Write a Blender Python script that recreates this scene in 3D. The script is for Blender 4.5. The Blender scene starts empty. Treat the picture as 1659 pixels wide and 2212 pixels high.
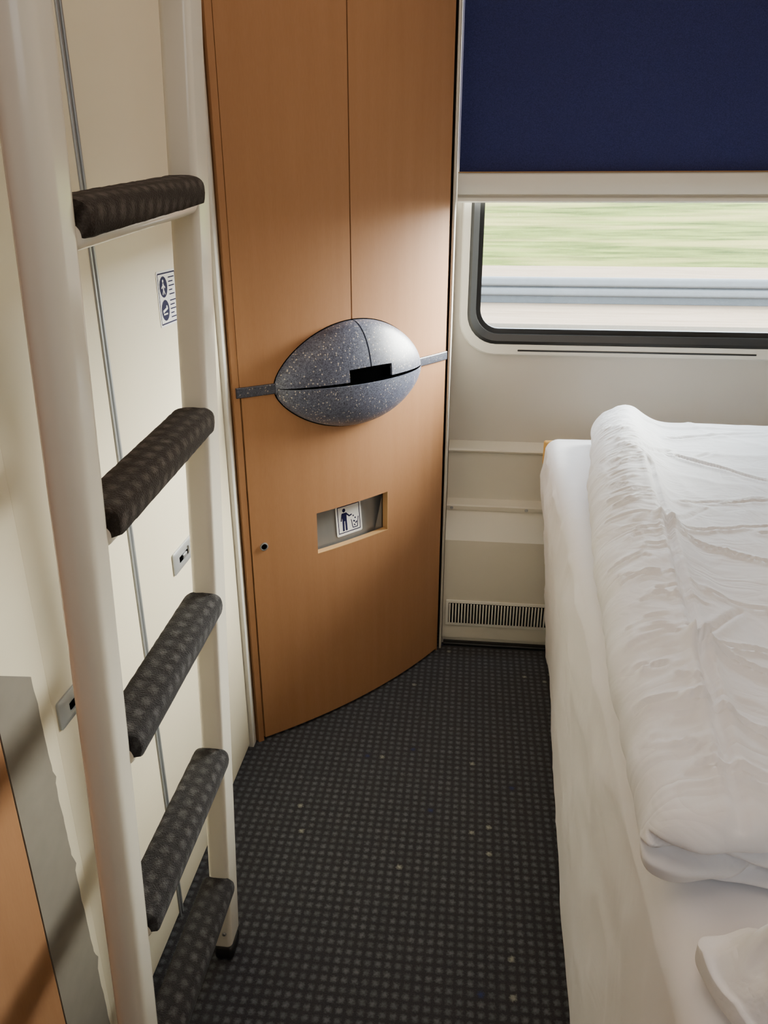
import bpy, bmesh, math, random
from mathutils import Vector, Matrix, noise
random.seed(4)
SC = bpy.context.scene
COL = SC.collection
WLOC = {}

# ------------------------------------------------------------------ materials
def nmat(name):
    m = bpy.data.materials.new(name); m.use_nodes = True
    nt = m.node_tree
    return m, nt, nt.nodes["Principled BSDF"]
def N(nt, t, **kw):
    n = nt.nodes.new(t)
    for k, v in kw.items(): setattr(n, k, v)
    return n
def M(nt, op, a=None, b=None, c=None):
    n = nt.nodes.new('ShaderNodeMath'); n.operation = op
    for i, v in enumerate((a, b, c)):
        if v is None: continue
        if isinstance(v, (int, float)): n.inputs[i].default_value = v
        else: nt.links.new(v, n.inputs[i])
    return n.outputs[0]
def mixc(nt, fac, a, b):
    n = nt.nodes.new('ShaderNodeMix'); n.data_type = 'RGBA'
    for sock, v in ((n.inputs[0], fac), (n.inputs[6], a), (n.inputs[7], b)):
        if isinstance(v, (int, float)): sock.default_value = v
        elif isinstance(v, tuple): sock.default_value = (v[0], v[1], v[2], 1)
        else: nt.links.new(v, sock)
    return n.outputs[2]
def simple(name, col, rough=0.5, metal=0.0, var=0.06, nscale=6.0, bump=0.0, bscale=200.0, spec=0.5, stretch=(1,1,1)):
    m, nt, b = nmat(name)
    g = N(nt, 'ShaderNodeNewGeometry')
    mp = N(nt, 'ShaderNodeMapping'); mp.inputs['Scale'].default_value = stretch
    nt.links.new(g.outputs['Position'], mp.inputs['Vector'])
    nz = N(nt, 'ShaderNodeTexNoise'); nz.inputs['Scale'].default_value = nscale; nz.inputs['Detail'].default_value = 4
    nt.links.new(mp.outputs[0], nz.inputs['Vector'])
    c1 = tuple(max(0, x*(1-var*2)) for x in col); c2 = tuple(min(1, x*(1+var*2)) for x in col)
    nt.links.new(mixc(nt, nz.outputs['Fac'], c1, c2), b.inputs['Base Color'])
    b.inputs['Roughness'].default_value = rough; b.inputs['Metallic'].default_value = metal
    b.inputs['Specular IOR Level'].default_value = spec
    if bump > 0:
        n2 = N(nt, 'ShaderNodeTexNoise'); n2.inputs['Scale'].default_value = bscale; n2.inputs['Detail'].default_value = 3
        nt.links.new(mp.outputs[0], n2.inputs['Vector'])
        bp = N(nt, 'ShaderNodeBump'); bp.inputs['Strength'].default_value = bump; bp.inputs['Distance'].default_value = 0.002
        nt.links.new(n2.outputs['Fac'], bp.inputs['Height']); nt.links.new(bp.outputs[0], b.inputs['Normal'])
    return m

def wood_mat(name, col, dark):
    m, nt, b = nmat(name)
    g = N(nt, 'ShaderNodeNewGeometry')
    mp = N(nt, 'ShaderNodeMapping'); mp.inputs['Scale'].default_value = (40, 40, 2.2)
    nt.links.new(g.outputs['Position'], mp.inputs['Vector'])
    nz = N(nt, 'ShaderNodeTexNoise'); nz.inputs['Scale'].default_value = 1.0; nz.inputs['Detail'].default_value = 6
    nt.links.new(mp.outputs[0], nz.inputs['Vector'])
    mp2 = N(nt, 'ShaderNodeMapping'); mp2.inputs['Scale'].default_value = (400, 400, 55)
    nt.links.new(g.outputs['Position'], mp2.inputs['Vector'])
    n2 = N(nt, 'ShaderNodeTexNoise'); n2.inputs['Scale'].default_value = 1.0; n2.inputs['Detail'].default_value = 2
    nt.links.new(mp2.outputs[0], n2.inputs['Vector'])
    f = M(nt, 'ADD', M(nt, 'MULTIPLY', nz.outputs['Fac'], 0.6), M(nt, 'MULTIPLY', n2.outputs['Fac'], 0.4))
    nt.links.new(mixc(nt, f, dark, col), b.inputs['Base Color'])
    b.inputs['Roughness'].default_value = 0.60
    b.inputs['Specular IOR Level'].default_value = 0.14
    return m

def carpet_mat(name, base, dot, pitch, mode, sparse=True, lo=0.10, hi=0.40):
    m, nt, b = nmat(name)
    g = N(nt, 'ShaderNodeNewGeometry')
    sp = N(nt, 'ShaderNodeSeparateXYZ'); nt.links.new(g.outputs['Position'], sp.inputs[0])
    nz = N(nt, 'ShaderNodeTexNoise'); nz.inputs['Scale'].default_value = 230; nz.inputs['Detail'].default_value = 2
    nt.links.new(g.outputs['Position'], nz.inputs['Vector'])
    jit = M(nt, 'MULTIPLY', M(nt, 'SUBTRACT', nz.outputs['Fac'], 0.5), 0.9)
    if mode == 'floor': X, Y = sp.outputs[0], sp.outputs[1]
    else:
        X = M(nt, 'ADD', sp.outputs[0], M(nt, 'MULTIPLY', sp.outputs[2], -0.8))
        Y = M(nt, 'ADD', sp.outputs[1], M(nt, 'MULTIPLY', X, 0.35))
    ux = M(nt, 'MULTIPLY', X, 1/pitch); uy = M(nt, 'MULTIPLY', Y, 1/pitch)
    fx = M(nt, 'ABSOLUTE', M(nt, 'SUBTRACT', M(nt, 'FRACT', M(nt, 'ADD', ux, 100.0)), 0.5))
    fy = M(nt, 'ABSOLUTE', M(nt, 'SUBTRACT', M(nt, 'FRACT', M(nt, 'ADD', uy, 100.0)), 0.5))
    d1 = M(nt, 'SQRT', M(nt, 'ADD', M(nt, 'MULTIPLY', fx, fx), M(nt, 'MULTIPLY', fy, fy)))
    d = M(nt, 'ADD', M(nt, 'ADD', M(nt, 'MULTIPLY', M(nt, 'MAXIMUM', fx, fy), 0.4), M(nt, 'MULTIPLY', d1, 0.6)), M(nt, 'MULTIPLY', jit, 0.65))
    mr = N(nt, 'ShaderNodeMapRange'); nt.links.new(d, mr.inputs[0])
    mr.inputs[1].default_value = lo; mr.inputs[2].default_value = hi; mr.inputs[3].default_value = 1; mr.inputs[4].default_value = 0
    mask = mr.outputs[0]
    cv = N(nt, 'ShaderNodeCombineXYZ')
    nt.links.new(M(nt, 'FLOOR', M(nt, 'ADD', ux, 100.0)), cv.inputs[0]); nt.links.new(M(nt, 'FLOOR', M(nt, 'ADD', uy, 100.0)), cv.inputs[1])
    wn = N(nt, 'ShaderNodeTexWhiteNoise'); wn.noise_dimensions = '2D'; nt.links.new(cv.outputs[0], wn.inputs['Vector'])
    r = wn.outputs['Value']
    dotv = mixc(nt, M(nt, 'MULTIPLY', r, 0.8), dot, tuple(x*0.65 for x in dot))
    if sparse:
        dotv = mixc(nt, M(nt, 'GREATER_THAN', r, 0.9925), dotv, (0.24, 0.24, 0.205))
        dotv = mixc(nt, M(nt, 'LESS_THAN', r, 0.002), dotv, (0.03, 0.04, 0.10))
    n3 = N(nt, 'ShaderNodeTexNoise'); n3.inputs['Scale'].default_value = 500; nt.links.new(g.outputs['Position'], n3.inputs['Vector'])
    bs = mixc(nt, n3.outputs['Fac'], tuple(x*0.5 for x in base), tuple(x*1.6 for x in base))
    nt.links.new(mixc(nt, mask, bs, dotv), b.inputs['Base Color'])
    b.inputs['Roughness'].default_value = 1.0; b.inputs['Specular IOR Level'].default_value = 0.05
    b.inputs['Sheen Weight'].default_value = 0.08
    bp = N(nt, 'ShaderNodeBump'); bp.inputs['Strength'].default_value = 0.6; bp.inputs['Distance'].default_value = 0.003
    nt.links.new(M(nt, 'ADD', n3.outputs['Fac'], M(nt, 'MULTIPLY', mask, 0.2)), bp.inputs['Height']); nt.links.new(bp.outputs[0], b.inputs['Normal'])
    return m

def granite_mat(name, k=1.0):
    m, nt, b = nmat(name)
    g = N(nt, 'ShaderNodeNewGeometry')
    v1 = N(nt, 'ShaderNodeTexVoronoi'); v1.inputs['Scale'].default_value = 210; nt.links.new(g.outputs['Position'], v1.inputs['Vector'])
    wn = N(nt, 'ShaderNodeSeparateColor'); nt.links.new(v1.outputs['Color'], wn.inputs[0])
    v2 = N(nt, 'ShaderNodeTexVoronoi'); v2.inputs['Scale'].default_value = 480; nt.links.new(g.outputs['Position'], v2.inputs['Vector'])
    w2 = N(nt, 'ShaderNodeSeparateColor'); nt.links.new(v2.outputs['Color'], w2.inputs[0])
    c = mixc(nt, w2.outputs[0], (0.042*k, 0.049*k, 0.084*k), (0.14*k, 0.155*k, 0.22*k))
    speck = M(nt, 'MULTIPLY', M(nt, 'GREATER_THAN', wn.outputs[0], 0.85), M(nt, 'LESS_THAN', v1.outputs['Distance'], 0.40))
    c = mixc(nt, speck, c, (0.48*k, 0.43*k, 0.39*k))
    sp2 = M(nt, 'MULTIPLY', M(nt, 'GREATER_THAN', w2.outputs[1], 0.88), M(nt, 'LESS_THAN', v2.outputs['Distance'], 0.5))
    c = mixc(nt, sp2, c, (0.02, 0.02, 0.03))
    nt.links.new(c, b.inputs['Base Color']); b.inputs['Roughness'].default_value = 0.38; b.inputs['Specular IOR Level'].default_value = 0.4
    return m

def linen_mat(name, col, bs=0.3, dist=0.005, sc=9, pucker=False):
    m, nt, b = nmat(name)
    g = N(nt, 'ShaderNodeNewGeometry')
    nz = N(nt, 'ShaderNodeTexNoise'); nz.inputs['Scale'].default_value = sc; nz.inputs['Detail'].default_value = 3; nz.inputs['Distortion'].default_value = 1.2
    nt.links.new(g.outputs['Position'], nz.inputs['Vector'])
    rid = M(nt, 'ABSOLUTE', M(nt, 'SUBTRACT', nz.outputs['Fac'], 0.5))
    n2 = N(nt, 'ShaderNodeTexNoise'); n2.inputs['Scale'].default_value = 900; nt.links.new(g.outputs['Position'], n2.inputs['Vector'])
    h = M(nt, 'ADD', M(nt, 'MULTIPLY', rid, 3.0), M(nt, 'MULTIPLY', n2.outputs['Fac'], 0.03))
    if pucker:
        mp = N(nt, 'ShaderNodeMapping'); mp.inputs['Scale'].default_value = (7, 24, 10); mp.inputs['Rotation'].default_value = (0, 0, 0.25)
        nt.links.new(g.outputs['Position'], mp.inputs['Vector'])
        n4 = N(nt, 'ShaderNodeTexNoise'); n4.inputs['Scale'].default_value = 1.0; n4.inputs['Detail'].default_value = 1; n4.inputs['Distortion'].default_value = 0.8
        nt.links.new(mp.outputs[0], n4.inputs['Vector'])
        r4 = M(nt, 'ABSOLUTE', M(nt, 'SUBTRACT', n4.outputs['Fac'], 0.5))
        r4 = M(nt, 'MINIMUM', M(nt, 'MULTIPLY', r4, 8.0), 1.0)
        n5 = N(nt, 'ShaderNodeTexNoise'); n5.inputs['Scale'].default_value = 4.0; nt.links.new(g.outputs['Position'], n5.inputs['Vector'])
        am = N(nt, 'ShaderNodeMapRange'); nt.links.new(n5.outputs['Fac'], am.inputs[0]); am.inputs[1].default_value = 0.43; am.inputs[2].default_value = 0.66; am.inputs[4].default_value = 0.65
        h = M(nt, 'ADD', h, M(nt, 'MULTIPLY', r4, am.outputs[0]))
    bp = N(nt, 'ShaderNodeBump'); bp.inputs['Strength'].default_value = bs; bp.inputs['Distance'].default_value = dist
    nt.links.new(h, bp.inputs['Height']); nt.links.new(bp.outputs[0], b.inputs['Normal'])
    nt.links.new(mixc(nt, nz.outputs['Fac'], tuple(x*0.98 for x in col), col), b.inputs['Base Color'])
    b.inputs['Roughness'].default_value = 0.75; b.inputs['Sheen Weight'].default_value = 0.1
    return m

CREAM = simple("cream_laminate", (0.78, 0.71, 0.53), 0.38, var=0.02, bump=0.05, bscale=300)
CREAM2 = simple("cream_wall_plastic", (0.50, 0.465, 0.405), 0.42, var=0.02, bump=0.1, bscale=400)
CREAM3 = simple("cream_casing_plastic", (0.60, 0.565, 0.475), 0.45, var=0.02)
FRAME = simple("window_frame_cream", (0.68, 0.66, 0.59), 0.35, var=0.02)
LADW = simple("ladder_cream_enamel", (0.77, 0.73, 0.62), 0.18, var=0.02)
GREYTRIM = simple("grey_aluminium", (0.40, 0.42, 0.43), 0.35, metal=0.5, var=0.05)
GREYJ = simple("grey_jamb_paint", (0.22, 0.20, 0.165), 0.8, var=0.06, nscale=30, spec=0.10)
WOOD = wood_mat("beech_laminate", (0.390, 0.205, 0.100), (0.288, 0.138, 0.062))
WOODE = simple("dark_wood_edge", (0.10, 0.045, 0.02), 0.5)
WOODT = simple("tan_wood_edge", (0.50, 0.30, 0.13), 0.5)
WOODY = simple("yellow_wood", (0.65, 0.38, 0.10), 0.45)
BLACK = simple("black_rubber", (0.012, 0.013, 0.014), 0.35)
DARK = simple("cavity_shade_black", (0.001, 0.001, 0.0012), 1.0, spec=0.0)  # near-black colour paints in the shade inside slots and recesses
METAL = simple("brushed_steel", (0.25, 0.255, 0.26), 0.42, metal=0.6, nscale=60, stretch=(1, 1, 0.1))
BLUE = simple("navy_blind_fabric", (0.023, 0.029, 0.108), 0.8, var=0.40, nscale=600, bump=0.4, bscale=700, spec=0.2)
GRAN = granite_mat("blue_grey_granite_plastic")
GRAND = granite_mat("dark_granite_plastic", 0.55)
CARPET = carpet_mat("charcoal_dotted_carpet", (0.031, 0.031, 0.035), (0.105, 0.108, 0.117), 0.0195, 'floor', True, 0.08, 0.42)
PAD = carpet_mat("brown_tread_carpet", (0.028, 0.022, 0.018), (0.090, 0.076, 0.066), 0.0225, 'pad', False, 0.08, 0.40)
PADG = carpet_mat("grey_tread_carpet", (0.029, 0.028, 0.029), (0.088, 0.086, 0.088), 0.0225, 'pad', False, 0.08, 0.40)
LINEN = linen_mat("white_cotton", (0.84, 0.84, 0.87), 0.20, 0.005, 6)
LINEN2 = linen_mat("white_duvet_cotton", (0.84, 0.86, 0.90), 0.42, 0.0045, 8, True)
LINEN3 = linen_mat("white_pillow_cotton", (0.88, 0.90, 0.93), 0.40, 0.005, 14)
STW = simple("sticker_white", (0.80, 0.80, 0.79), 0.5, var=0.01, spec=0.2)
STB = simple("sticker_navy", (0.010, 0.010, 0.05), 0.7, var=0.01, spec=0.1)

# ------------------------------------------------------------------ objects
def props(o, label=None, category=None, kind=None, group=None):
    if label: o["label"] = label
    if category: o["category"] = category
    if kind: o["kind"] = kind
    if group: o["group"] = group
def setparent(o, parent):
    if parent is not None:
        o.parent = parent
        o.matrix_parent_inverse = Matrix.Translation(-WLOC[parent.name])
def empty(name, loc, parent=None, **kw):
    o = bpy.data.objects.new(name, None); o.empty_display_size = 0.05
    o.location = loc; COL.objects.link(o); WLOC[o.name] = Vector(loc)
    setparent(o, parent); props(o, **kw)
    return o
def mk(name, verts, faces, mats, parent=None, smooth=True, fm=None, auto=40, **kw):
    vs = [Vector(v) for v in verts]
    mn = Vector((min(v.x for v in vs), min(v.y for v in vs), min(v.z for v in vs)))
    mx = Vector((max(v.x for v in vs), max(v.y for v in vs), max(v.z for v in vs)))
    c = Vector(((mn.x+mx.x)/2, (mn.y+mx.y)/2, mn.z))
    me = bpy.data.meshes.new(name)
    me.from_pydata([tuple(v-c) for v in vs], [], faces)
    if not isinstance(mats, (list, tuple)): mats = [mats]
    for m in mats: me.materials.append(m)
    if fm:
        for i, p in enumerate(me.polygons): p.material_index = fm[i]
    bm = bmesh.new(); bm.from_mesh(me)
    if not fm: bmesh.ops.recalc_face_normals(bm, faces=bm.faces)
    bm.to_mesh(me); bm.free()
    o = bpy.data.objects.new(name, me); o.location = c
    COL.objects.link(o); WLOC[o.name] = c.copy()
    if smooth:
        for p in me.polygons: p.use_smooth = True
        try: me.set_sharp_from_angle(angle=math.radians(auto))
        except Exception: pass
    setparent(o, parent); props(o, **kw)
    return o

def axis(h, r, k, step):
    out = [h-r + r*math.tan(math.pi/4*i/k) for i in range(k+1)]
    core = h-r
    n = max(1, int(round(2*core/step)))
    mid = [-core + 2*core*i/n for i in range(1, n)] if core > 1e-6 else []
    if core <= 1e-6:
        return [-x for x in reversed(out)] + out[1:]
    return [-x for x in reversed(out)] + mid + out
def rbox_data(x0, x1, y0, y1, z0, z1, r=0.003, step=9.0, k=2, deform=None):
    h = Vector(((x1-x0)/2, (y1-y0)/2, (z1-z0)/2)); c = Vector(((x1+x0)/2, (y1+y0)/2, (z1+z0)/2))
    r = min(r, h.x*0.999, h.y*0.999, h.z*0.999)
    A = [axis(h[i], r, k, step) for i in range(3)]
    n = [len(a)-1 for a in A]
    idx = {}; V = []; F = []
    def vid(i, j, l):
        key = (i, j, l)
        if key not in idx:
            p = Vector((A[0][i], A[1][j], A[2][l]))
            co = Vector([max(-(h[q]-r), min(h[q]-r, p[q])) for q in range(3)])
            d = p-co
            if d.length > 1e-9: p = co + d.normalized()*r
            p = p + c
            if deform: p = deform(p)
            idx[key] = len(V); V.append(p)
        return idx[key]
    for i in range(n[0]):
        for j in range(n[1]):
            F.append((vid(i,j,0), vid(i,j+1,0), vid(i+1,j+1,0), vid(i+1,j,0)))
            F.append((vid(i,j,n[2]), vid(i+1,j,n[2]), vid(i+1,j+1,n[2]), vid(i,j+1,n[2])))
    for i in range(n[0]):
        for l in range(n[2]):
            F.append((vid(i,0,l), vid(i+1,0,l), vid(i+1,0,l+1), vid(i,0,l+1)))
            F.append((vid(i,n[1],l), vid(i,n[1],l+1), vid(i+1,n[1],l+1), vid(i+1,n[1],l)))
    for j in range(n[1]):
        for l in range(n[2]):
            F.append((vid(0,j,l), vid(0,j,l+1), vid(0,j+1,l+1), vid(0,j+1,l)))
            F.append((vid(n[0],j,l), vid(n[0],j+1,l), vid(n[0],j+1,l+1), vid(n[0],j,l+1)))
    return V, F
def rbox(name, x0, x1, y0, y1, z0, z1, mat, r=0.003, step=9.0, k=2, deform=None, parent=None, **kw):
    V, F = rbox_data(x0, x1, y0, y1, z0, z1, r, step, k, deform)
    return mk(name, V, F, mat, parent, **kw)
def merge(parts):
    V = []; F = []
    for v, f in parts:
        b = len(V); V += list(v); F += [tuple(i+b for i in q) for q in f]
    return V, F
def prism(poly, z0, z1):
    n = len(poly)
    V = [(p[0], p[1], z0) for p in poly] + [(p[0], p[1], z1) for p in poly]
    F = [tuple(range(n))[::-1], tuple(range(n, 2*n))] + [(i, (i+1) % n, n+(i+1) % n, n+i) for i in range(n)]
    return V, F
def xprof(poly, x0, x1):   # poly of (y,z) extruded along x
    n = len(poly)
    V = [(x0, p[0], p[1]) for p in poly] + [(x1, p[0], p[1]) for p in poly]
    F = [tuple(range(n)), tuple(range(n, 2*n))[::-1]] + [(i, (i+1) % n, n+(i+1) % n, n+i) for i in range(n)]
    return V, F
def rrect(x0, x1, z0, z1, r, n=8):
    P = []
    for cx, cz, a0 in ((x1-r, z1-r, 0), (x0+r, z1-r, 90), (x0+r, z0+r, 180), (x1-r, z0+r, 270)):
        for i in range(n+1):
            a = math.radians(a0+90*i/n); P.append((cx+r*math.cos(a), cz+r*math.sin(a)))
    return P
def ringloops(loops):
    n = len(loops[0][0]); V = []; F = []
    for P, y in loops: V += [(p[0], y, p[1]) for p in P]
    L = len(loops)
    for a in range(L):
        b = (a+1) % L
        for i in range(n):
            j = (i+1) % n
            F.append((a*n+i, a*n+j, b*n+j, b*n+i))
    return V, F

# ------------------------------------------------------------------ room shell
LX = -0.538; RX = 1.20; YW = 2.285; CZ = 2.35
rbox("floor", -0.62, 1.28, -0.70, 2.37, -0.06, 0.0, CARPET, r=0.001, kind="structure")
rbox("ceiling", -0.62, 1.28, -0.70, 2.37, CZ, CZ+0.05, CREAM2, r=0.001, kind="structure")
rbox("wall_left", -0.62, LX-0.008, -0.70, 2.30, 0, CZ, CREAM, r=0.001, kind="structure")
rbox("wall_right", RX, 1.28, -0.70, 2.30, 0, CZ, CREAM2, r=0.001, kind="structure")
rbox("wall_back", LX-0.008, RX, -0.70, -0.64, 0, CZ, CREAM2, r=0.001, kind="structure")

nR = 8
outer = rrect(-0.56, RX, 0.0, CZ, 0.001, nR); inner = rrect(-0.013, 1.10, 0.960, 2.02, 0.085, nR)
V, F = ringloops([(outer, YW), (inner, YW), (inner, YW+0.06), (outer, YW+0.06)])
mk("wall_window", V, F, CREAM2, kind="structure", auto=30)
w = empty("window_1", (0.54, YW, 0.93), kind="structure")
o1 = rrect(-0.037, 1.125, 0.928, 2.045, 0.105, nR); o1b = rrect(-0.033, 1.121, 0.932, 2.041, 0.102, nR)
i1 = rrect(-0.014, 1.101, 0.959, 2.021, 0.086, nR)
V, F = ringloops([(o1, YW-0.0005), (o1, YW-0.006), (o1b, YW-0.011), (i1, YW-0.009), (i1, YW+0.02)])
mk("window_frame", V, F, FRAME, parent=w, auto=30)
g0 = rrect(-0.0145, 1.1015, 0.9585, 2.0215, 0.085, nR); g1 = rrect(-0.006, 1.094, 0.969, 2.012, 0.08, nR); g2 = rrect(0.010, 1.078, 0.987, 1.99, 0.067, nR); g3 = rrect(0.023, 1.065, 1.001, 1.976, 0.055, nR)
V, F = ringloops([(g0, YW-0.007), (g1, YW-0.013), (g2, YW-0.002), (g2, YW+0.01), (g3, YW+0.012), (g3, YW+0.03), (g0, YW+0.03)])
mk("window_gasket", V, F, BLACK, parent=w, auto=50)
mg, nt, b = nmat("window_glass")
out = nt.nodes["Material Output"]; tr = N(nt, 'ShaderNodeBsdfTransparent'); tr.inputs[0].default_value = (0.95, 0.97, 0.96, 1)
gl = N(nt, 'ShaderNodeBsdfGlossy'); gl.inputs['Roughness'].default_value = 0.02
mx = N(nt, 'ShaderNodeMixShader'); mx.inputs[0].default_value = 0.05
nt.links.new(tr.outputs[0], mx.inputs[1]); nt.links.new(gl.outputs[0], mx.inputs[2]); nt.links.new(mx.outputs[0], out.inputs[0])
rbox("window_pane", 0.02, 1.068, YW+0.016, YW+0.020, 0.998, 1.982, mg, r=0.0005, parent=w)
V, F = rbox_data(0.135, 0.80, YW-0.0125, YW-0.009, 0.9400, 0.9450, r=0.0015)
mk("condensation_slot", V, F, BLACK, parent=w)

# blind
bl = empty("roller_blind", (0.55, 2.235, 1.341), label="navy blue roller blind half lowered over the train window", category="blind")
def bdef(p):
    p.y += 0.0012*noise.noise(Vector((p.x*3, 0, p.z*4))); return p
rbox("blind_fabric", -0.050, 1.15, 2.236, 2.239, 1.40, 2.33, BLUE, r=0.001, step=0.06, deform=bdef, parent=bl)
P = [(2.247, 1.410), (2.224, 1.4135), (2.216, 1.410), (2.210, 1.396), (2.207, 1.376), (2.210, 1.362), (2.219, 1.3565), (2.219, 1.353), (2.207, 1.352), (2.205, 1.345), (2.211, 1.341), (2.247, 1.341)]
V, F = xprof(P, -0.052, 1.155)
mk("bottom_bar", V, F, FRAME, parent=bl, auto=25)
P = [(2.247, 1.4165), (2.226, 1.4165), (2.223, 1.4145), (2.247, 1.4115)]
V, F = xprof(P, -0.052, 1.155)
mk("bar_edge_strip", V, F, WOODT, parent=bl)
rbox("trim_1", -0.0625, -0.0555, 2.150, YW-0.001, 0.0, CZ, CREAM2, r=0.002, kind="structure")

# stepped heater casing
hc = empty("heater_casing", (0.55, 2.22, 0.0), label="cream stepped heater casing with a slotted vent along the floor", category="heater")
P = [(YW-0.001, 0.0), (2.190, 0.0), (2.190, 0.024), (2.176, 0.030), (2.172, 0.368), (2.173, 0.376), (2.178, 0.384), (2.222, 0.456), (2.2225, 0.459), (2.2185, 0.460), (2.2185, 0.472), (2.222, 0.476), (2.247, 0.488), (2.248, 0.494), (2.248, 0.636), (2.238, 0.641), (2.236, 0.646), (2.239, 0.651), (YW-0.001, 0.664)]
V, F = xprof(P, -0.054, RX-0.001)
mk("casing_body", V, F, CREAM3, parent=hc, auto=18)
rbox("vent_frame", -0.045, 0.95, 2.1695, 2.1755, 0.078, 0.168, FRAME, r=0.0015, parent=hc)
rbox("vent_recess", -0.036, 0.94, 2.1685, 2.172, 0.088, 0.159, DARK, r=0.0005, parent=hc)
parts = []
x = -0.034
while x < 0.938:
    parts.append(rbox_data(x, x+0.0044, 2.164, 2.1695, 0.089, 0.158, r=0.0008, k=1)); x += 0.0096
V, F = merge(parts); mk("vent_slats", V, F, FRAME, parent=hc)
rbox("kick_strip", -0.05, RX-0.002, 2.168, 2.192, 0.0, 0.012, BLACK, r=0.003, parent=hc)
def screw(name, c, ax, rr, mat, parent):
    V = []; F = []; n = 14; ax = Vector(ax).normalized()
    t = ax.orthogonal().normalized(); bq = ax.cross(t)
    for (q, d) in ((1, 0), (1, 0.0015), (0.75, 0.003), (0.25, 0.0022)):
        for i in range(n):
            a = 2*math.pi*i/n; V.append(Vector(c)+ax*d+(t*math.cos(a)+bq*math.sin(a))*rr*q)
    for L in range(3):
        for i in range(n): F.append((L*n+i, L*n+(i+1) % n, (L+1)*n+(i+1) % n, (L+1)*n+i))
    F.append(tuple(range(3*n, 4*n)))
    return mk(name, V, F, mat, parent=parent)
for sx in (-0.038, 0.190, 0.45):
    screw("screw", (sx, 2.2187, 0.466), (0, -1, 0.0), 0.0055, GREYTRIM, hc)

# left wall
d1 = rbox("door_1", LX-0.008, LX, 0.80, 1.083, 0.012, CZ-0.01, CREAM, r=0.0015, kind="structure")
d2 = rbox("door_2", LX-0.008, LX, 1.099, 1.606, 0.012, CZ-0.01, CREAM, r=0.0015, kind="structure")
def seam(name, ya, yb):
    V, F = merge([rbox_data(LX-0.006, LX+0.0025, ya, ya+0.005, 0.0, CZ, r=0.001, k=1), rbox_data(LX-0.006, LX+0.0025, yb-0.005, yb, 0.0, CZ, r=0.001, k=1), rbox_data(LX-0.006, LX-0.001, ya+0.004, yb-0.004, 0.0, CZ, r=0.001, k=1)])
    return mk(name, V, F, GREYTRIM, kind="structure")
seam("trim_2", 1.083, 1.099)
rbox("trim_3", LX-0.006, -0.5285, 1.608, 1.636, 0.0, CZ, FRAME, r=0.002, kind="structure")
def latch(par, yc, zc):
    y0, y1, z0, z1 = yc-0.052, yc+0.052, zc-0.022, zc+0.022
    def rr(a, b, c, d, r): return [(p[0], p[1]) for p in rrect(a, b, c, d, r, 4)]
    loops = [(rr(y0, y1, z0, z1, 0.004), LX+0.0002), (rr(y0, y1, z0, z1, 0.004), LX+0.003), (rr(y0+0.002, y1-0.002, z0+0.002, z1-0.002, 0.004), LX+0.004), (rr(yc-0.026, yc+0.026, zc-0.010, zc+0.010, 0.006), LX+0.004), (rr(yc-0.025, yc+0.025, zc-0.009, zc+0.009, 0.006), LX+0.0012)]
    n = len(loops[0][0]); V = []; F = []
    for P, xx in loops: V += [(xx, p[0], p[1]) for p in P]
    for a in range(4):
        for i in range(n): F.append((a*n+i, a*n+(i+1) % n, (a+1)*n+(i+1) % n, (a+1)*n+i))
    F.append(tuple(range(4*n, 5*n))); F.append(tuple(range(n))[::-1])
    l = mk("latch", V, F, GREYTRIM, parent=par, auto=30, label="grey metal recessed pull latch")
    rbox("latch_slot", LX+0.0012, LX+0.0035, yc-0.022, yc+0.022, zc-0.008, zc+0.002, DARK, r=0.0008, parent=l)
    rbox("latch_tongue", LX+0.0012, LX+0.0055, yc-0.008, yc+0.012, zc-0.006, zc+0.002, METAL, r=0.001, parent=l)
latch(d2, 1.296, 0.713); latch(d1, 0.861, 0.695)

rbox("trim_4", LX-0.008, LX+0.003, 0.682, 0.798, 0.0, CZ, CREAM, r=0.003, kind="structure")
ZSLOPE = 0.70
V = []; F = []
nj = 80
for i in range(nj+1):
    t = i/nj
    e = 0.784-0.024*t + 0.0022*noise.noise(Vector((0, 3.1, t*30))) + {27: .004, 28: .008, 29: .003, 48: .006, 49: .004, 64: .005}.get(i, 0)
    for (xx, yy) in ((LX+0.0035, 0.682), (LX+0.009, 0.682), (LX+0.009, e-0.0015), (LX+0.0035, e)):
        V.append((xx, yy, (0.785+ZSLOPE*(0.775-yy))*t))
for i in range(nj):
    for a in range(4): F.append((i*4+a, i*4+(a+1) % 4, (i+1)*4+(a+1) % 4, (i+1)*4+a))
F.append((0, 1, 2, 3)); F.append(tuple(nj*4+a for a in (3, 2, 1, 0)))
mk("trim_5", V, F, GREYJ, kind="structure", smooth=False)
rbox("door_3", LX-0.006, LX+0.009, -0.60, 0.681, 0.01, CZ-0.01, WOOD, r=0.003, kind="structure")

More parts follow.
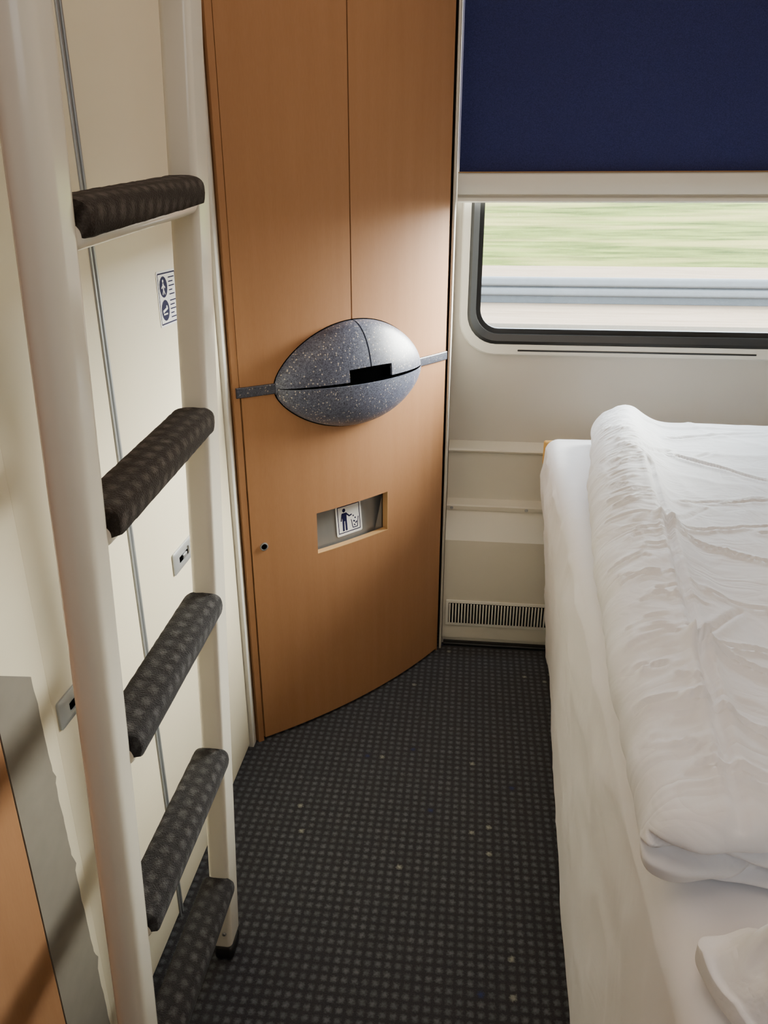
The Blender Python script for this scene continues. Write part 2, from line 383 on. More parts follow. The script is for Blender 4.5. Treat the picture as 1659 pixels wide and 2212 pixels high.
# ------------------------------------------------------------------ stickers
def circ(cx, cy, r, n=20): return [(cx+r*math.cos(2*math.pi*i/n), cy+r*math.sin(2*math.pi*i/n)) for i in range(n)]
def line(x0, y0, x1, y1, w):
    d = Vector((x1-x0, y1-y0)).normalized(); p = Vector((-d.y, d.x))*w/2
    return [(x0-p.x, y0-p.y), (x1-p.x, y1-p.y), (x1+p.x, y1+p.y), (x0+p.x, y0+p.y)]
def decal(name, O, U, Vv, Nn, w, h, shapes, parent=None, **kw):
    O, U, Vv, Nn = Vector(O), Vector(U).normalized(), Vector(Vv).normalized(), Vector(Nn).normalized()
    V = []; F = []; fm = []
    base = rrect(-w/2, w/2, -h/2, h/2, min(w, h)*0.06, 5)
    n = len(base)
    for d in (0.0, 0.0006):
        V += [O+U*p[0]+Vv*p[1]+Nn*d for p in base]
    F.append(tuple(range(n, 2*n))); fm.append(0)
    for i in range(n): F.append((i, (i+1) % n, n+(i+1) % n, n+i)); fm.append(0)
    lay = 0.0007
    for mi, poly in shapes:
        b0 = len(V); V += [O+U*p[0]*w+Vv*p[1]*w+Nn*(lay) for p in poly]; lay += 0.00002
        F.append(tuple(range(b0, b0+len(poly)))); fm.append(mi)
    return mk(name, V, F, [STW, STB], parent, smooth=False, fm=fm, **kw)
sh = []
for a in ((-.44, .47, .44, .47), (-.44, -.47, .44, -.47), (-.44, .47, -.44, -.47), (.44, .47, .44, -.47)):
    sh.append((1, line(*a, 0.028)))
for cy in (.22, -.22):
    sh.append((1, circ(-.19, cy, .20)))
sh += [(0, circ(-.20, .33, .03)), (0, line(-.20, .29, -.20, .16, .05)), (0, line(-.20, .26, -.11, .20, .03)), (0, line(-.20, .26, -.29, .20, .03)), (0, line(-.20, .17, -.25, .08, .03)), (0, line(-.20, .17, -.14, .08, .03))]
sh += [(0, line(-.32, -.24, -.08, -.18, .05)), (0, line(-.30, -.29, -.10, -.29, .03)), (0, circ(-.12, -.16, .03))]
for cy in (.22, -.22):
    for i in range(5):
        L = (.32, .24, .30, .18, .28)[i]
        sh.append((1, line(.07, cy+.16-.08*i, .07+L, cy+.16-.08*i, .024)))
decal("pictogram_sticker", (LX+0.0002, 1.355, 1.188), (0, 1, 0), (0, 0, 1), (1, 0, 0), 0.090, 0.094, sh,
      label="small white instruction sticker with two navy round pictograms", category="sticker")

# ------------------------------------------------------------------ curved wood cabinet
A = Vector((-0.514, 1.633)); B = Vector((-0.067, 2.140)); NN = Vector(((B-A).y, -(B-A).x)).normalized(); BU = 0.036
def PC(s, off=0.0):
    p = A + (B-A)*s + NN*(BU*4*s*(1-s)+off); return p
def cpanel(s0, s1, z0, z1, o0, o1, ss=None, zs=None, hole=None):
    if ss is None:
        n = max(2, int((s1-s0)*40)); ss = [s0+(s1-s0)*i/n for i in range(n+1)]
    if zs is None: zs = [z0, z1]
    V = []; F = []
    ns, nz = len(ss), len(zs)
    for o in (o1, o0):
        for z in zs:
            for s in ss:
                p = PC(s, o); V.append((p.x, p.y, z))
    def q(l, j, i): return l*ns*nz + j*ns + i
    def skip(i, j):
        if i < 0 or j < 0 or i >= ns-1 or j >= nz-1: return True
        if hole:
            sc = (ss[i]+ss[i+1])/2; zc = (zs[j]+zs[j+1])/2
            return hole[0] < sc < hole[1] and hole[2] < zc < hole[3]
        return False
    for j in range(nz-1):
        for i in range(ns-1):
            if skip(i, j): continue
            F.append((q(0,j,i), q(0,j,i+1), q(0,j+1,i+1), q(0,j+1,i)))
            F.append((q(1,j,i), q(1,j+1,i), q(1,j+1,i+1), q(1,j,i+1)))
            if skip(i-1, j): F.append((q(0,j,i), q(0,j+1,i), q(1,j+1,i), q(1,j,i)))
            if skip(i+1, j): F.append((q(0,j,i+1), q(1,j,i+1), q(1,j+1,i+1), q(0,j+1,i+1)))
            if skip(i, j-1): F.append((q(0,j,i), q(1,j,i), q(1,j,i+1), q(0,j,i+1)))
            if skip(i, j+1): F.append((q(0,j+1,i), q(0,j+1,i+1), q(1,j+1,i+1), q(1,j+1,i)))
    return V, F
cab = empty("washbasin_cabinet", (-0.30, 1.95, 0.0), label="curved beech corner cabinet with granite-look handle and bin slot", category="cabinet")
poly = [tuple(PC(i/20, -0.075)) for i in range(21)] + [(-0.066, 2.275), (-0.538, 2.275), (-0.538, 1.70)]
V, F = prism(poly, 0.0, CZ-0.002); mk("cabinet_body", V, F, WOODE, parent=cab, smooth=False)
V, F = merge([cpanel(-0.008, 0.0125, 0, CZ-0.002, -0.075, -0.001), cpanel(0.9925, 1.0, 0, CZ-0.002, -0.075, -0.002)])
mk("cabinet_stiles", V, F, WOOD, parent=cab)
V, F = cpanel(0.0140, 0.4530, 0.962, CZ-0.01, -0.02, 0.0); mk("upper_door", V, F, WOOD, parent=cab)
V, F = cpanel(0.4580, 0.991, 0.962, CZ-0.01, -0.02, 0.0); mk("upper_door", V, F, WOOD, parent=cab)
HS0, HS1, HZ0, HZ1 = 0.280, 0.632, 0.508, 0.619
ss = sorted(set([0.018+(0.991-0.018)*i/36 for i in range(37)] + [HS0, HS1]))
V, F = cpanel(0, 0, 0, 0, -0.02, 0.0, ss=ss, zs=[0.010, HZ0, HZ1, 0.938], hole=(HS0, HS1, HZ0, HZ1))
low = mk("lower_door", V, F, WOOD, parent=cab)
def edge_ring():
    ss2 = [HS0-0.0005] + [HS0+(HS1-HS0)*i/12 for i in range(1, 12)] + [HS1+0.0005]
    a = cpanel(0, 0, 0, 0, -0.0195, 0.0004, ss=ss2, zs=[HZ0-0.0008, HZ0+0.0008])
    b2 = cpanel(0, 0, 0, 0, -0.0195, 0.0004, ss=[HS1-0.001, HS1+0.001], zs=[HZ0, HZ1])
    return merge([a, b2])
V, F = edge_ring(); mk("slot_edging", V, F, WOODT, parent=low)
FO0, FO1 = -0.027, -0.040
V = []; F = []; n = 12
for j, (z, o) in enumerate(((HZ0-0.015, FO0), (HZ1+0.012, FO1))):
    for i in range(n+1):
        p = PC(HS0-0.02+(HS1-HS0+0.04)*i/n, o); V.append((p.x, p.y, z))
for i in range(n): F.append((i, i+1, n+2+i, n+1+i))
flap = mk("bin_flap", V, F, METAL, parent=low)
e0 = PC(HS1-0.040, -0.026); e1 = PC(HS1-0.004, -0.0215); e2 = PC(HS1-0.004, -0.038)
V = [(e0.x, e0.y, HZ0-0.004), (e1.x, e1.y, HZ0-0.004), (e1.x, e1.y, HZ1-0.02), (e2.x, e2.y, HZ0-0.004)]
mk("flap_lip", V, [(0, 1, 2), (0, 2, 3), (1, 3, 2), (0, 3, 1)], METAL, parent=flap, smooth=False)
s_c = 0.465; zc = 0.564
tdir = (PC(s_c+0.02)-PC(s_c-0.02)).normalized()
tz = (zc-(HZ0-0.015))/(HZ1-HZ0+0.027); off = FO0+(FO1-FO0)*tz
pm = PC(s_c, off); U3 = Vector((tdir.x, tdir.y, 0)); up = Vector((NN.x*(FO1-FO0), NN.y*(FO1-FO0), HZ1-HZ0+0.027)).normalized(); nr = U3.cross(up).normalized()
if nr.y > 0: nr = -nr
sh = []
for a in ((-.42, .42, .42, .42), (-.42, -.42, .42, -.42), (-.42, .43, -.42, -.43), (.42, .43, .42, -.43)): sh.append((1, line(*a, 0.03)))
sh += [(1, circ(-.18, .29, .062)), (1, [(-.27, .21), (-.08, .21), (-.09, -.06), (-.26, -.06)]), (1, line(-.225, -.04, -.235, -.37, .075)), (1, line(-.125, -.04, -.12, -.37, .075)),
       (1, line(-.10, .18, .03, .06, .05)), (1, line(.02, .075, .12, .10, .045)), (1, line(-.26, .19, -.31, -.04, .045)),
       (1, line(.08, -.06, .13, -.34, .03)), (1, line(.36, -.02, .31, -.34, .03)), (1, line(.12, -.34, .32, -.34, .03)), (1, circ(.17, .04, .028, 8)), (1, circ(.24, -.04, .03, 7)), (1, line(.16, -.12, .22, -.16, .05)), (1, line(.24, -.22, .30, -.17, .05)), (1, line(.18, -.24, .22, -.29, .04))]
O = Vector((pm.x, pm.y, zc)) + nr*0.0012
decal("litter_sticker", O, U3, up, nr, 0.086, 0.088, sh, parent=flap, label="white sticker showing a person dropping litter in a bin")
lp = PC(0.062, 0.0)
tl = (PC(0.07)-PC(0.05)).normalized(); nl = Vector((tl.y, -tl.x, 0))
V = []; F = []; n = 24; U = Vector((tl.x, tl.y, 0)); c0 = Vector((lp.x, lp.y, 0.566))
for (q, d) in ((0.0105, 0.0), (0.0105, 0.002), (0.008, 0.003), (0.007, 0.0005)):
    for i in range(n):
        a = 2*math.pi*i/n; V.append(c0+U*q*math.cos(a)+Vector((0, 0, 1))*q*math.sin(a)+nl*d)
for L in range(3):
    for i in range(n): F.append((L*n+i, L*n+(i+1) % n, (L+1)*n+(i+1) % n, (L+1)*n+i))
lk = mk("lock", V, F, METAL, parent=low)
mk("keyhole", [c0+U*0.0072*math.cos(2*math.pi*i/n)+Vector((0, 0, 0.0072*math.sin(2*math.pi*i/n)))+nl*0.001 for i in range(n)] , [tuple(range(n))], DARK, parent=lk)

# granite lens handle + rail bands
SC0, SH, ZS = 0.4675, 0.3325, 0.950
def lens_pt(s, th, Hh, D, k=1.0):
    q = max(-1, min(1, (s-SC0)/SH)); wq = max(0.0, 1-abs(q)**2.0)
    h = (Hh*wq**0.70 + 0.010)*k; d = (D*wq**0.58 + 0.006)*k
    p = PC(s, d*math.cos(th)); return (p.x, p.y, ZS + h*math.sin(th))
def shell(s0, s1, t0, t1, Hh, D, slot=None, k=1.0, sn=None, ns=44, nt_=22, thick=0.006):
    sl = [s0+(s1-s0)*i/ns for i in range(ns+1)]
    tl = [t0+(t1-t0)*i/nt_ for i in range(nt_+1)]
    if slot:
        sl = sorted(set([x for x in sl if all(abs(x-y) > 0.003 for y in slot[:2])] + [y for y in slot[:2] if s0 < y < s1]))
        tl = sorted(set([x for x in tl if abs(x-slot[2]) > 0.01] + [slot[2]]))
    V = []; F = []
    n1, n2 = len(sl), len(tl)
    for lay in (0, 1):
        for t in tl:
            for s in sl:
                V.append(lens_pt(s, t, Hh-lay*thick, D-lay*thick, k))
    def q(l, j, i): return l*n1*n2+j*n1+i
    def skip(i, j):
        if i < 0 or j < 0 or i >= n1-1 or j >= n2-1: return True
        if slot and slot[0] < (sl[i]+sl[i+1])/2 < slot[1] and (tl[j]+tl[j+1])/2 < slot[2]: return True
        return False
    for j in range(n2-1):
        for i in range(n1-1):
            if skip(i, j): continue
            F.append((q(0,j,i), q(0,j,i+1), q(0,j+1,i+1), q(0,j+1,i)))
            F.append((q(1,j,i), q(1,j+1,i), q(1,j+1,i+1), q(1,j,i+1)))
            if skip(i-1, j): F.append((q(0,j,i), q(0,j+1,i), q(1,j+1,i), q(1,j,i)))
            if skip(i+1, j): F.append((q(0,j,i+1), q(1,j,i+1), q(1,j+1,i+1), q(0,j+1,i+1)))
            if skip(i, j-1): F.append((q(0,j,i), q(1,j,i), q(1,j,i+1), q(0,j,i+1)))
            if skip(i, j+1): F.append((q(0,j+1,i), q(0,j+1,i+1), q(1,j+1,i+1), q(1,j+1,i)))
    return V, F
hd = empty("handle", (PC(SC0).x, PC(SC0).y, 0.82), parent=cab, label="oval blue-grey speckled granite-look handle shell")
HP = math.pi/2
V, F = shell(SC0-SH, 0.4525, 0.035, HP, 0.125, 0.066, slot=(0.364, 0.556, 0.26)); mk("handle_shell", V, F, GRAN, parent=hd, auto=35)
V, F = shell(0.4585, SC0+SH, 0.035, HP, 0.125, 0.066, slot=(0.364, 0.556, 0.26)); mk("handle_shell", V, F, GRAN, parent=hd, auto=35)
V, F = shell(SC0-SH, SC0+SH, -HP, -0.020, 0.110, 0.074, ns=60); mk("handle_bowl", V, F, GRAN, parent=hd, auto=35)
V, F = shell(SC0-SH*0.99, SC0+SH*0.99, -HP, HP, 0.112, 0.060, k=0.90, ns=40, nt_=30); mk("handle_recess", V, F, DARK, parent=hd)
V = []; F = []; n = 90
for i in range(n):
    a = 2*math.pi*i/n
    q_ = math.cos(a); s = SC0+SH*1.005*q_; wq = max(0.0, 1-q_*q_)
    for g_, o_ in ((0.0022, 0.0006), (-0.004, 0.0016)):
        hh = ((0.125 if math.sin(a) > 0 else 0.110)*wq**0.70+0.010+g_)*(1 if math.sin(a) >= 0 else -1)
        p = PC(s, o_); V.append((p.x, p.y, ZS+hh))
for i in range(n): F.append((2*i, 2*((i+1) % n), 2*((i+1) % n)+1, 2*i+1))
mk("handle_joint", V, F, DARK, parent=hd)
def band(s0, s1):
    n = 14; prof = [(-0.02, -0.0115), (0.003, -0.0115), (0.0045, -0.0095), (0.0048, 0.0), (0.0045, 0.0095), (0.003, 0.0115), (-0.02, 0.0115)]
    V = []; F = []; m_ = len(prof)
    for i in range(n+1):
        s = s0+(s1-s0)*i/n
        for o, z in prof:
            p = PC(s, o); V.append((p.x, p.y, ZS+z))
    for i in range(n):
        for a in range(m_-1): F.append((i*m_+a, i*m_+a+1, (i+1)*m_+a+1, (i+1)*m_+a))
    F.append(tuple(range(m_))); F.append(tuple(n*m_+a for a in range(m_))[::-1])
    return V, F
V, F = band(0.0, 0.155); mk("rail_band", V, F, GRAND, parent=cab, auto=30)
V, F = band(0.785, 0.998); mk("rail_band", V, F, GRAND, parent=cab, auto=30)

# ------------------------------------------------------------------ ladder
FX, DX = -0.4221, 0.0434
lad = empty("bunk_ladder", (FX, 0.84, 0.0), label="cream enamel bunk ladder with dark carpeted rungs", category="ladder")
def lx(z): return FX + DX*z
for yy, rr_, hw in ((1.023, 0.009, 0.019), (0.660, 0.018, 0.021)):
    V, F = rbox_data(-hw, hw, yy-0.027, yy+0.027, 0.035, 2.30, r=rr_, step=0.3, k=5)
    V = [Vector((v.x+lx(v.z), v.y, v.z)) for v in V]
    mk("rail", V, F, LADW, parent=lad, auto=50)
    V, F = rbox_data(-0.018, 0.018, yy-0.025, yy+0.025, 0.0005, 0.034, r=0.008, k=3)
    V = [Vector((v.x+lx(v.z)+0.002, v.y, v.z)) for v in V]
    mk("rubber_foot", V, F, BLACK, parent=lad)
    screw("rivet", (lx(0.075)+0.006, yy-0.027, 0.075), (0, -1, 0), 0.004, METAL, lad)
for zr, dz in ((0.200, .006), (0.490, .010), (0.782, .018), (1.070, .024), (1.362, .026), (1.655, .026), (1.948, .026)):
    xr = lx(zr)
    y0, y1 = 0.686, 0.998
    def tl_(y): return -dz*(1.0-y)/0.31
    tv, tf = rbox_data(xr-0.018, xr+0.018, y0-0.008, y1+0.008, zr-0.030, zr-0.004, r=0.0125, step=0.3, k=4)
    tv = [Vector((v.x, v.y, v.z+tl_(v.y))) for v in tv]
    rg = mk("rung", tv, tf, LADW, parent=lad)
    prof = []
    for i in range(17):
        a = math.pi*i/16; ca, sa = math.cos(a), math.sin(a)
        prof.append((0.0300*math.copysign(abs(ca)**0.6, ca), -0.004+0.020*abs(sa)**0.6))
    prof = [(0.0275, -0.016), (0.029, -0.011)] + prof + [(-0.029, -0.011), (-0.0275, -0.016), (-0.018, -0.0190), (0.018, -0.0190)]
    V = []; F = []; m_ = len(prof); ny = 110
    for j in range(ny+1):
        y = y0+(y1-y0)*j/ny
        e = min(j, ny-j); sc = (0.95, 0.99, 1.0)[min(e, 2)]
        for (px, pz) in prof:
            k_ = noise.noise(Vector((px*90, y*90, pz*90+zr*9)))*0.0009
            V.append((xr+px*sc*(1+k_*8), y+k_, zr+tl_(y)+pz*sc+k_))
    for j in range(ny):
        for a in range(m_): F.append((j*m_+a, j*m_+(a+1) % m_, (j+1)*m_+(a+1) % m_, (j+1)*m_+a))
    F.append(tuple(range(m_))); F.append(tuple(ny*m_+a for a in range(m_))[::-1])
    lowr = zr < 0.9
    mk("carpet_tread", V, F, PADG if lowr else PAD, parent=rg, auto=60, label="charcoal grey patterned carpet sleeve" if lowr else "dark brown patterned carpet sleeve")

# ------------------------------------------------------------------ bed
bed = empty("bunk_bed", (0.66, 1.07, 0.0), label="lower bunk bed with white sheet hanging down its side", category="bed")
ZM = 0.735
tucks = [(0.62, 1.8, 0.25, .008, .13), (0.50, 1.9, -0.4, .007, .13), (0.45, 1.35, 0.15, .005, .2), (0.58, 1.2, -0.2, .005, .15), (0.54, 1.6, 0.1, .007, .15), (0.40, 1.75, 0.3, .005, .15), (0.36, 1.0, 0.5, .004, .2), (0.60, .85, .2, .004, .12), (0.25, 1.2, .6, .004, .2)]
def sheetdef(p):
    x, y, z = p
    wl = max(0.0, min(1.0, (0.50-x)/0.25))
    t = max(0.0, min(1.0, z/0.62))
    xs = (0.166+0.055*y)*(1-t) + (0.193+0.011*y)*t
    p.x += (xs-0.21)*wl
    side = max(0.0, 1-(x-0.21)/0.03) if x < 0.24 else 0
    if z < ZM-0.03 and side > 0:
        p.x += side*(0.006*noise.noise(Vector((0, y*3.0+z*1.2, z*0.9))) + 0.003*noise.noise(Vector((3, y*9+z*5, z*3))) - 0.006*math.exp(-((z-0.60)/0.07)**2))
        w_ = noise.noise(Vector((7, y*5+z*3, z*7-y*2)))
        p.x -= side*0.005*(1-min(1, 3*abs(w_)))**2
        for (za, ya, sl, dep, wy) in tucks:
            dd = (z-za-(y-ya)*sl); ww = math.exp(-((y-ya)/wy)**2)
            p.x += side*dep*ww*(math.exp(-(dd/0.011)**2)-0.6*math.exp(-((dd-0.022)/0.016)**2))
    if z > ZM-0.06:
        p.z += 0.003*noise.noise(Vector((x*6, y*6, 0))) + 0.0015*abs(noise.noise(Vector((x*16+y*9, y*12, 1))))
    return p
V, F = rbox_data(0.21, 1.14, 0.02, 2.125, 0.012, ZM, r=0.040, step=0.014, k=5, deform=sheetdef)
mk("bed_sheet", V, F, LINEN, parent=bed, auto=180)
V, F = rbox_data(0.219, 1.14, 2.138, 2.155, 0.640, 0.712, r=0.006, k=3)
mk("end_board", V, F, WOODY, parent=bed)

def segd(px, py, a, b2):
    ax, ay = a; bx, by = b2
    dx, dy = bx-ax, by-ay; t = max(0, min(1, ((px-ax)*dx+(py-ay)*dy)/(dx*dx+dy*dy)))
    return math.hypot(px-ax-t*dx, py-ay-t*dy), t
creases = [((.385, 1.60), (.350, 1.28), .010, .009), ((.350, 1.28), (.300, .87), .012, .008), ((.300, .87), (.262, .57), .012, .008),
           ((.300, .87), (.46, .93), .009, .005), ((.300, .875), (.47, .80), .009, .005), ((.35, 1.29), (.55, 1.36), .008, .005), ((.35, 1.28), (.52, 1.18), .009, .005),
           ((.48, 1.75), (.66, 1.60), .007, .007), ((.47, 1.78), (.36, 1.66), .005, .006), ((.26, .75), (.42, .66), .008, .005), ((.5, 1.9), (.75, 1.98), .006, .008),
           ((.36, 1.05), (.50, 1.02), .005, .005), ((.28, .64), (.45, .60), .007, .005), ((.30, .88), (.40, 1.02), .007, .005), ((.42, 1.45), (.60, 1.52), .005, .005), ((.34, .72), (.50, .74), .006, .005)]
rng = random.Random(11)
for i in range(70):
    yy = 0.62+1.42*i/70 + rng.uniform(-.015, .015); dyy = yy-0.58
    xl = 0.185+0.045*dyy+0.04*dyy*dyy
    x0_ = xl+rng.uniform(0.0, 0.07); L = rng.uniform(0.03, 0.09)
    creases.append(((x0_, yy), (x0_+L, yy+rng.uniform(-.030, .030)), rng.uniform(.0025, .0055), rng.uniform(.003, .0042)))
for i in range(10):
    yy = rng.uniform(.62, 1.98); xx = rng.uniform(.36, .75); an = rng.uniform(-.9, 1.1); L = rng.uniform(.06, .18)
    creases.append(((xx, yy), (xx+L*math.cos(an), yy+L*math.sin(an)), rng.uniform(.003, .005), rng.uniform(.004, .006)))
def duv(p):
    x, y, z = p
    dy = y-0.58
    d = x - 0.20
    zt = max(0.0, min(1.0, (z-ZM-0.004)/0.066))
    far = max(0, min(1, dy/1.0))
    roll = (0.020+0.028*far)*math.exp(-((d-0.080)/0.065)**2)
    roll += 0.004*(1-far)
    roll += 0.006*math.exp(-((d-0.55)/0.12)**2)
    nx = p.x - 0.02 + 0.045*dy + 0.04*dy*dy
    add = roll
    add += 0.007*noise.noise(Vector((nx*4.0, y*3.0, 2.0)))
    wx = nx+0.04*noise.noise(Vector((nx*5, y*5, 9))); wy = y+0.04*noise.noise(Vector((nx*5, y*5, 21)))
    w1 = noise.noise(Vector((wx*4.5, wy*9, 0)))
    add += 0.0018*(1-min(1, 1.8*abs(w1)))**2
    w3 = noise.noise(Vector((wx*5+wy*4, wy*3-wx*6, 14)))
    add += 0.0032*(1-min(1, 3.6*abs(w3)))**2
    st = nx - (0.40 + 0.03*math.sin(y*3.1) + 0.05*(y-1.2))
    add -= 0.009/(1+math.exp(-st/0.006)) * (1 if 0.62 < y < 2.0 else 0.6)
    for a, b2, dep, wd in creases:
        if abs(y-(a[1]+b2[1])/2) > abs(a[1]-b2[1])/2+0.03: continue
        q, t = segd(nx, y, a, b2)
        if q < wd*4:
            add += dep*(-math.exp(-(q/(wd*0.6))**2) + 0.75*math.exp(-((q-wd*1.5)/wd)**2))*(1-0.5*t)
    p.z += zt*add
    ed = max(0.0, 1-d/0.04) if d < 0.04 else 0.0
    p.x = nx + ed*(0.006*noise.noise(Vector((2, y*22, z*12))) + 0.012*noise.noise(Vector((5, y*3.5, 0))))
    ey = max(0.0, 1-(y-0.555)/0.05)
    if ey > 0:
        zz = z-ZM-0.03
        p.y += ey*(0.022*noise.noise(Vector((nx*7, 1, z*10))) + 0.012*noise.noise(Vector((nx*24, 3, z*20))))
        for zo, ph, am in ((0.0, 0.0, .028), (0.018, 1.5, .020), (-0.016, 3.0, .018)):
            p.y += ey*am*math.exp(-((zz-zo+0.008*math.sin(nx*24+ph))/0.0045)**2)
        p.y += ey*0.05*max(0, x-0.2)
    return p
V, F = rbox_data(0.20, 0.86, 0.555, 2.07, ZM+0.004, ZM+0.068, r=0.031, step=0.0060, k=10, deform=duv)
mk("duvet", V, F, LINEN2, auto=180, label="rumpled folded white duvet lying on the bunk bed", category="duvet")

# pillow: soft crumpled pointed end of a pillowcase
def pil(p):
    x, y, z = p
    cx, cy = 0.485, 0.26
    u = (x-cx)/0.265; v = (y-cy)/0.24
    h = (1-0.75*min(1, abs(u))**7)*(1-0.65*min(1, abs(v))**7)
    top = max(0, min(1, (z-ZM-0.010)/0.02))
    p.z = ZM+0.008 + (z-ZM-0.006)*max(0.2, h)
    e = min(1.0, max(0.0, (1-abs(u))/0.12))*min(1.0, max(0.15, (1-abs(v))/0.15))
    w1 = noise.noise(Vector((x*13+y*9, y*9-x*8, 3)))
    w2 = noise.noise(Vector((x*10-y*14, y*10+x*9, 17)))
    dl = x-0.222
    rollp = 0.040*math.exp(-((dl-0.040-0.10*(0.5-y))/0.018)**2) + 0.050*math.exp(-((dl-0.13+0.1*(0.5-y))/0.040)**2)
    p.z += top*(0.020*(1-min(1, 2.8*abs(w1)))**2 + 0.016*(1-min(1, 2.8*abs(w2)))**2 + rollp*(0.65+0.45*noise.noise(Vector((y*9, x*4, 1)))) + 0.010)*(0.25+0.75*e)
    if u < 0:
        au = max(0.0, -u-0.45)/0.55
        p.x += 0.044*au*math.exp(-((v-0.45)/0.28)**2) + 0.026*au*math.exp(-((v+0.1)/0.25)**2)
        cc = au*max(0.0, v-0.5)/0.5
        p.x -= 0.006*cc; p.z += 0.020*cc*top
    ty = max(0.0, v-0.6)/0.4
    p.y += ty*(0.014*noise.noise(Vector((x*16, 3, 5))) - 0.020*math.exp(-((u+0.62)/0.14)**2))
    return p
V, F = rbox_data(0.214, 0.75, 0.02, 0.502, ZM+0.006, ZM+0.044, r=0.014, step=0.0060, k=5, deform=pil)
mk("pillow", V, F, LINEN3, auto=180, label="white crumpled pillow with a pointed corner on the bed sheet", category="pillow")

# ------------------------------------------------------------------ outside world
def outmat(name, c1, c2, sc, stretch, c3=None):
    m, nt, b = nmat(name)
    g = N(nt, 'ShaderNodeNewGeometry'); mp = N(nt, 'ShaderNodeMapping'); mp.inputs['Scale'].default_value = stretch
    nt.links.new(g.outputs['Position'], mp.inputs['Vector'])
    nz = N(nt, 'ShaderNodeTexNoise'); nz.inputs['Scale'].default_value = sc; nz.inputs['Detail'].default_value = 5; nz.inputs['Roughness'].default_value = 0.65
    nt.links.new(mp.outputs[0], nz.inputs['Vector'])
    mr = N(nt, 'ShaderNodeMapRange'); nt.links.new(nz.outputs['Fac'], mr.inputs[0]); mr.inputs[1].default_value = 0.32; mr.inputs[2].default_value = 0.68
    c = mixc(nt, mr.outputs[0], c1, c2)
    if c3:
        n2 = N(nt, 'ShaderNodeTexNoise'); n2.inputs['Scale'].default_value = sc*0.35; nt.links.new(mp.outputs[0], n2.inputs['Vector'])
        m2 = N(nt, 'ShaderNodeMapRange'); nt.links.new(n2.outputs['Fac'], m2.inputs[0]); m2.inputs[1].default_value = 0.45; m2.inputs[2].default_value = 0.65
        c = mixc(nt, m2.outputs[0], c, c3)
    nt.links.new(c, b.inputs['Base Color']); b.inputs['Roughness'].default_value = 0.9; b.inputs['Specular IOR Level'].default_value = 0.05
    return m
GRASS = outmat("meadow_grass", (0.035, 0.055, 0.009), (0.17, 0.20, 0.045), 1.0, (0.30, 2.2, 5.0), (0.23, 0.21, 0.07))
SAND = outmat("gravel", (0.18, 0.130, 0.09), (0.27, 0.205, 0.15), 1.0, (0.3, 3.0, 3.0))
ROADM = outmat("asphalt", (0.065, 0.054, 0.040), (0.10, 0.085, 0.068), 1.0, (0.2, 2.0, 2.0))
GZ = -1.3
def slab(name, y0, y1, z0, z1, mat, th=0.3, **kw):
    V = [(-70, y0, z0), (90, y0, z0), (90, y1, z1), (-70, y1, z1), (-70, y0, z0-th), (90, y0, z0-th), (90, y1, z1-th), (-70, y1, z1-th)]
    F = [(0,1,2,3), (7,6,5,4), (0,4,5,1), (1,5,6,2), (2,6,7,3), (3,7,4,0)]
    return mk(name, V, F, mat, smooth=False, **kw)
slab("gravel_ground", 18.2, 35.0, GZ, GZ, SAND, kind="stuff", label="pale gravel ground beside the railway line", category="ground")
slab("asphalt_strip", 3.2, 18.2, GZ, GZ, ROADM, kind="stuff", label="brown-grey ballast strip beside the tracks", category="ground")
slab("grass_bank", 35.0, 62.0, GZ, 5.5, GRASS, kind="stuff", label="green and straw coloured grassy bank", category="grass")
gr = empty("guard_rail", (0, 22.0, GZ), label="long pale grey steel guard rail beside the track", category="guard rail")
PG = simple("pale_grey_steel", (0.19, 0.20, 0.21), 0.7, spec=0.1)
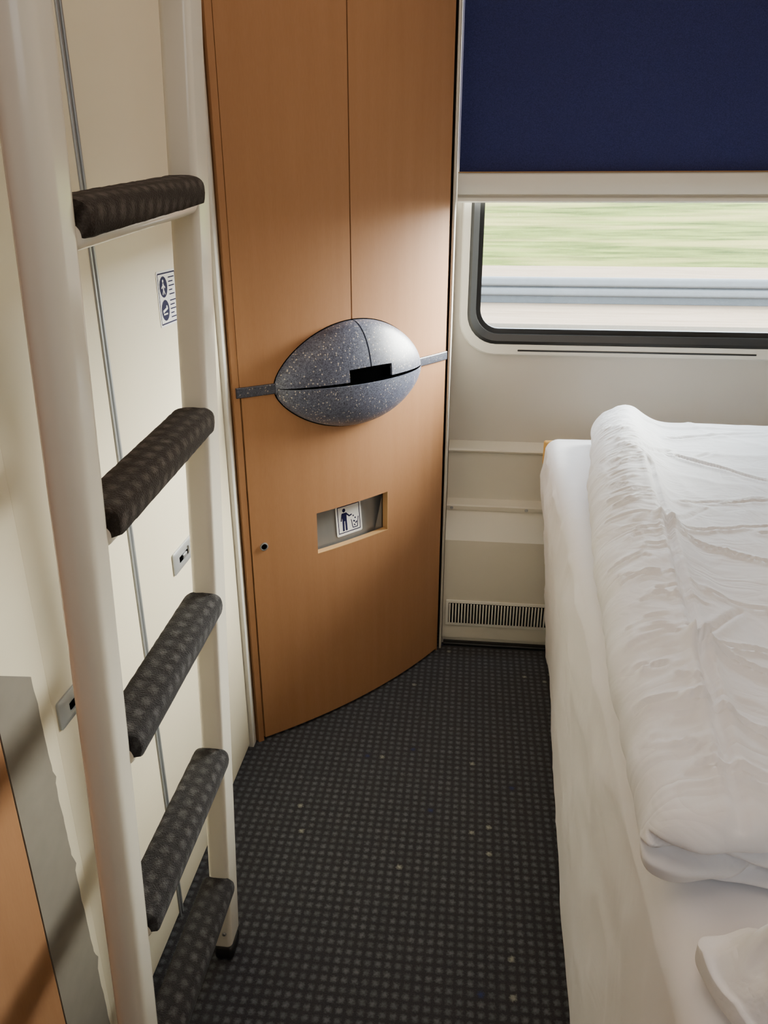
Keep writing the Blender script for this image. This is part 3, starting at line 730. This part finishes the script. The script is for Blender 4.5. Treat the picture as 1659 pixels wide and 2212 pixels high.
rbox("rail_beam", -70, 90, 21.9, 22.1, GZ+0.46, GZ+0.70, PG, r=0.08, k=4, parent=gr)
rbox("rail_beam", -70, 90, 21.95, 22.15, GZ+0.20, GZ+0.42, PG, r=0.08, k=4, parent=gr)
rbox("rail_web", -70, 90, 22.05, 22.10, GZ+0.0, GZ+0.60, simple("dark_grey_steel", (0.11, 0.118, 0.126), 0.7, spec=0.1), r=0.01, k=2, parent=gr)

# ------------------------------------------------------------------ lights
wd = bpy.data.worlds.new("World"); SC.world = wd; wd.use_nodes = True
bg = wd.node_tree.nodes["Background"]; bg.inputs[0].default_value = (0.80, 0.90, 1.0, 1); bg.inputs[1].default_value = 12.5
def lamp(name, typ, loc, direction, energy, col, size=None, size_y=None, angle=None):
    l = bpy.data.lights.new(name, typ); l.energy = energy; l.color = col
    if typ == 'AREA':
        l.shape = 'RECTANGLE'; l.size = size; l.size_y = size_y or size
    if angle: l.angle = math.radians(angle)
    o = bpy.data.objects.new(name, l); o.location = loc
    o.rotation_euler = Vector(direction).to_track_quat('-Z', 'Y').to_euler(); COL.objects.link(o); return o
lamp("sun_light", 'SUN', (3, 6, 5), (-0.80, -0.50, -0.22), 90.0, (1.0, 0.95, 0.86), angle=52)
lamp("ceiling_fill", 'AREA', (0.30, 0.85, 2.33), (0, 0, -1), 12, (1.0, 0.80, 0.62), 1.3, 1.7)  # broad warm fill added under the unseen ceiling for the upper walls
lamp("rear_fill", 'AREA', (0.1, -0.6, 1.7), (0, 1, -0.25), 6, (0.92, 0.96, 1.0), 0.9, 0.9)  # cool fill light added behind the camera, out of view

# ------------------------------------------------------------------ camera
cd = bpy.data.cameras.new("Camera"); cam = bpy.data.objects.new("Camera", cd); COL.objects.link(cam)
cam.location = (0, 0, 1.35); cam.rotation_euler = (math.radians(90-22.15), 0, math.radians(6.4))
cd.sensor_fit = 'VERTICAL'; cd.sensor_height = 24; cd.lens = 24*1661/2212; cd.clip_start = 0.02; cd.clip_end = 300
SC.camera = cam
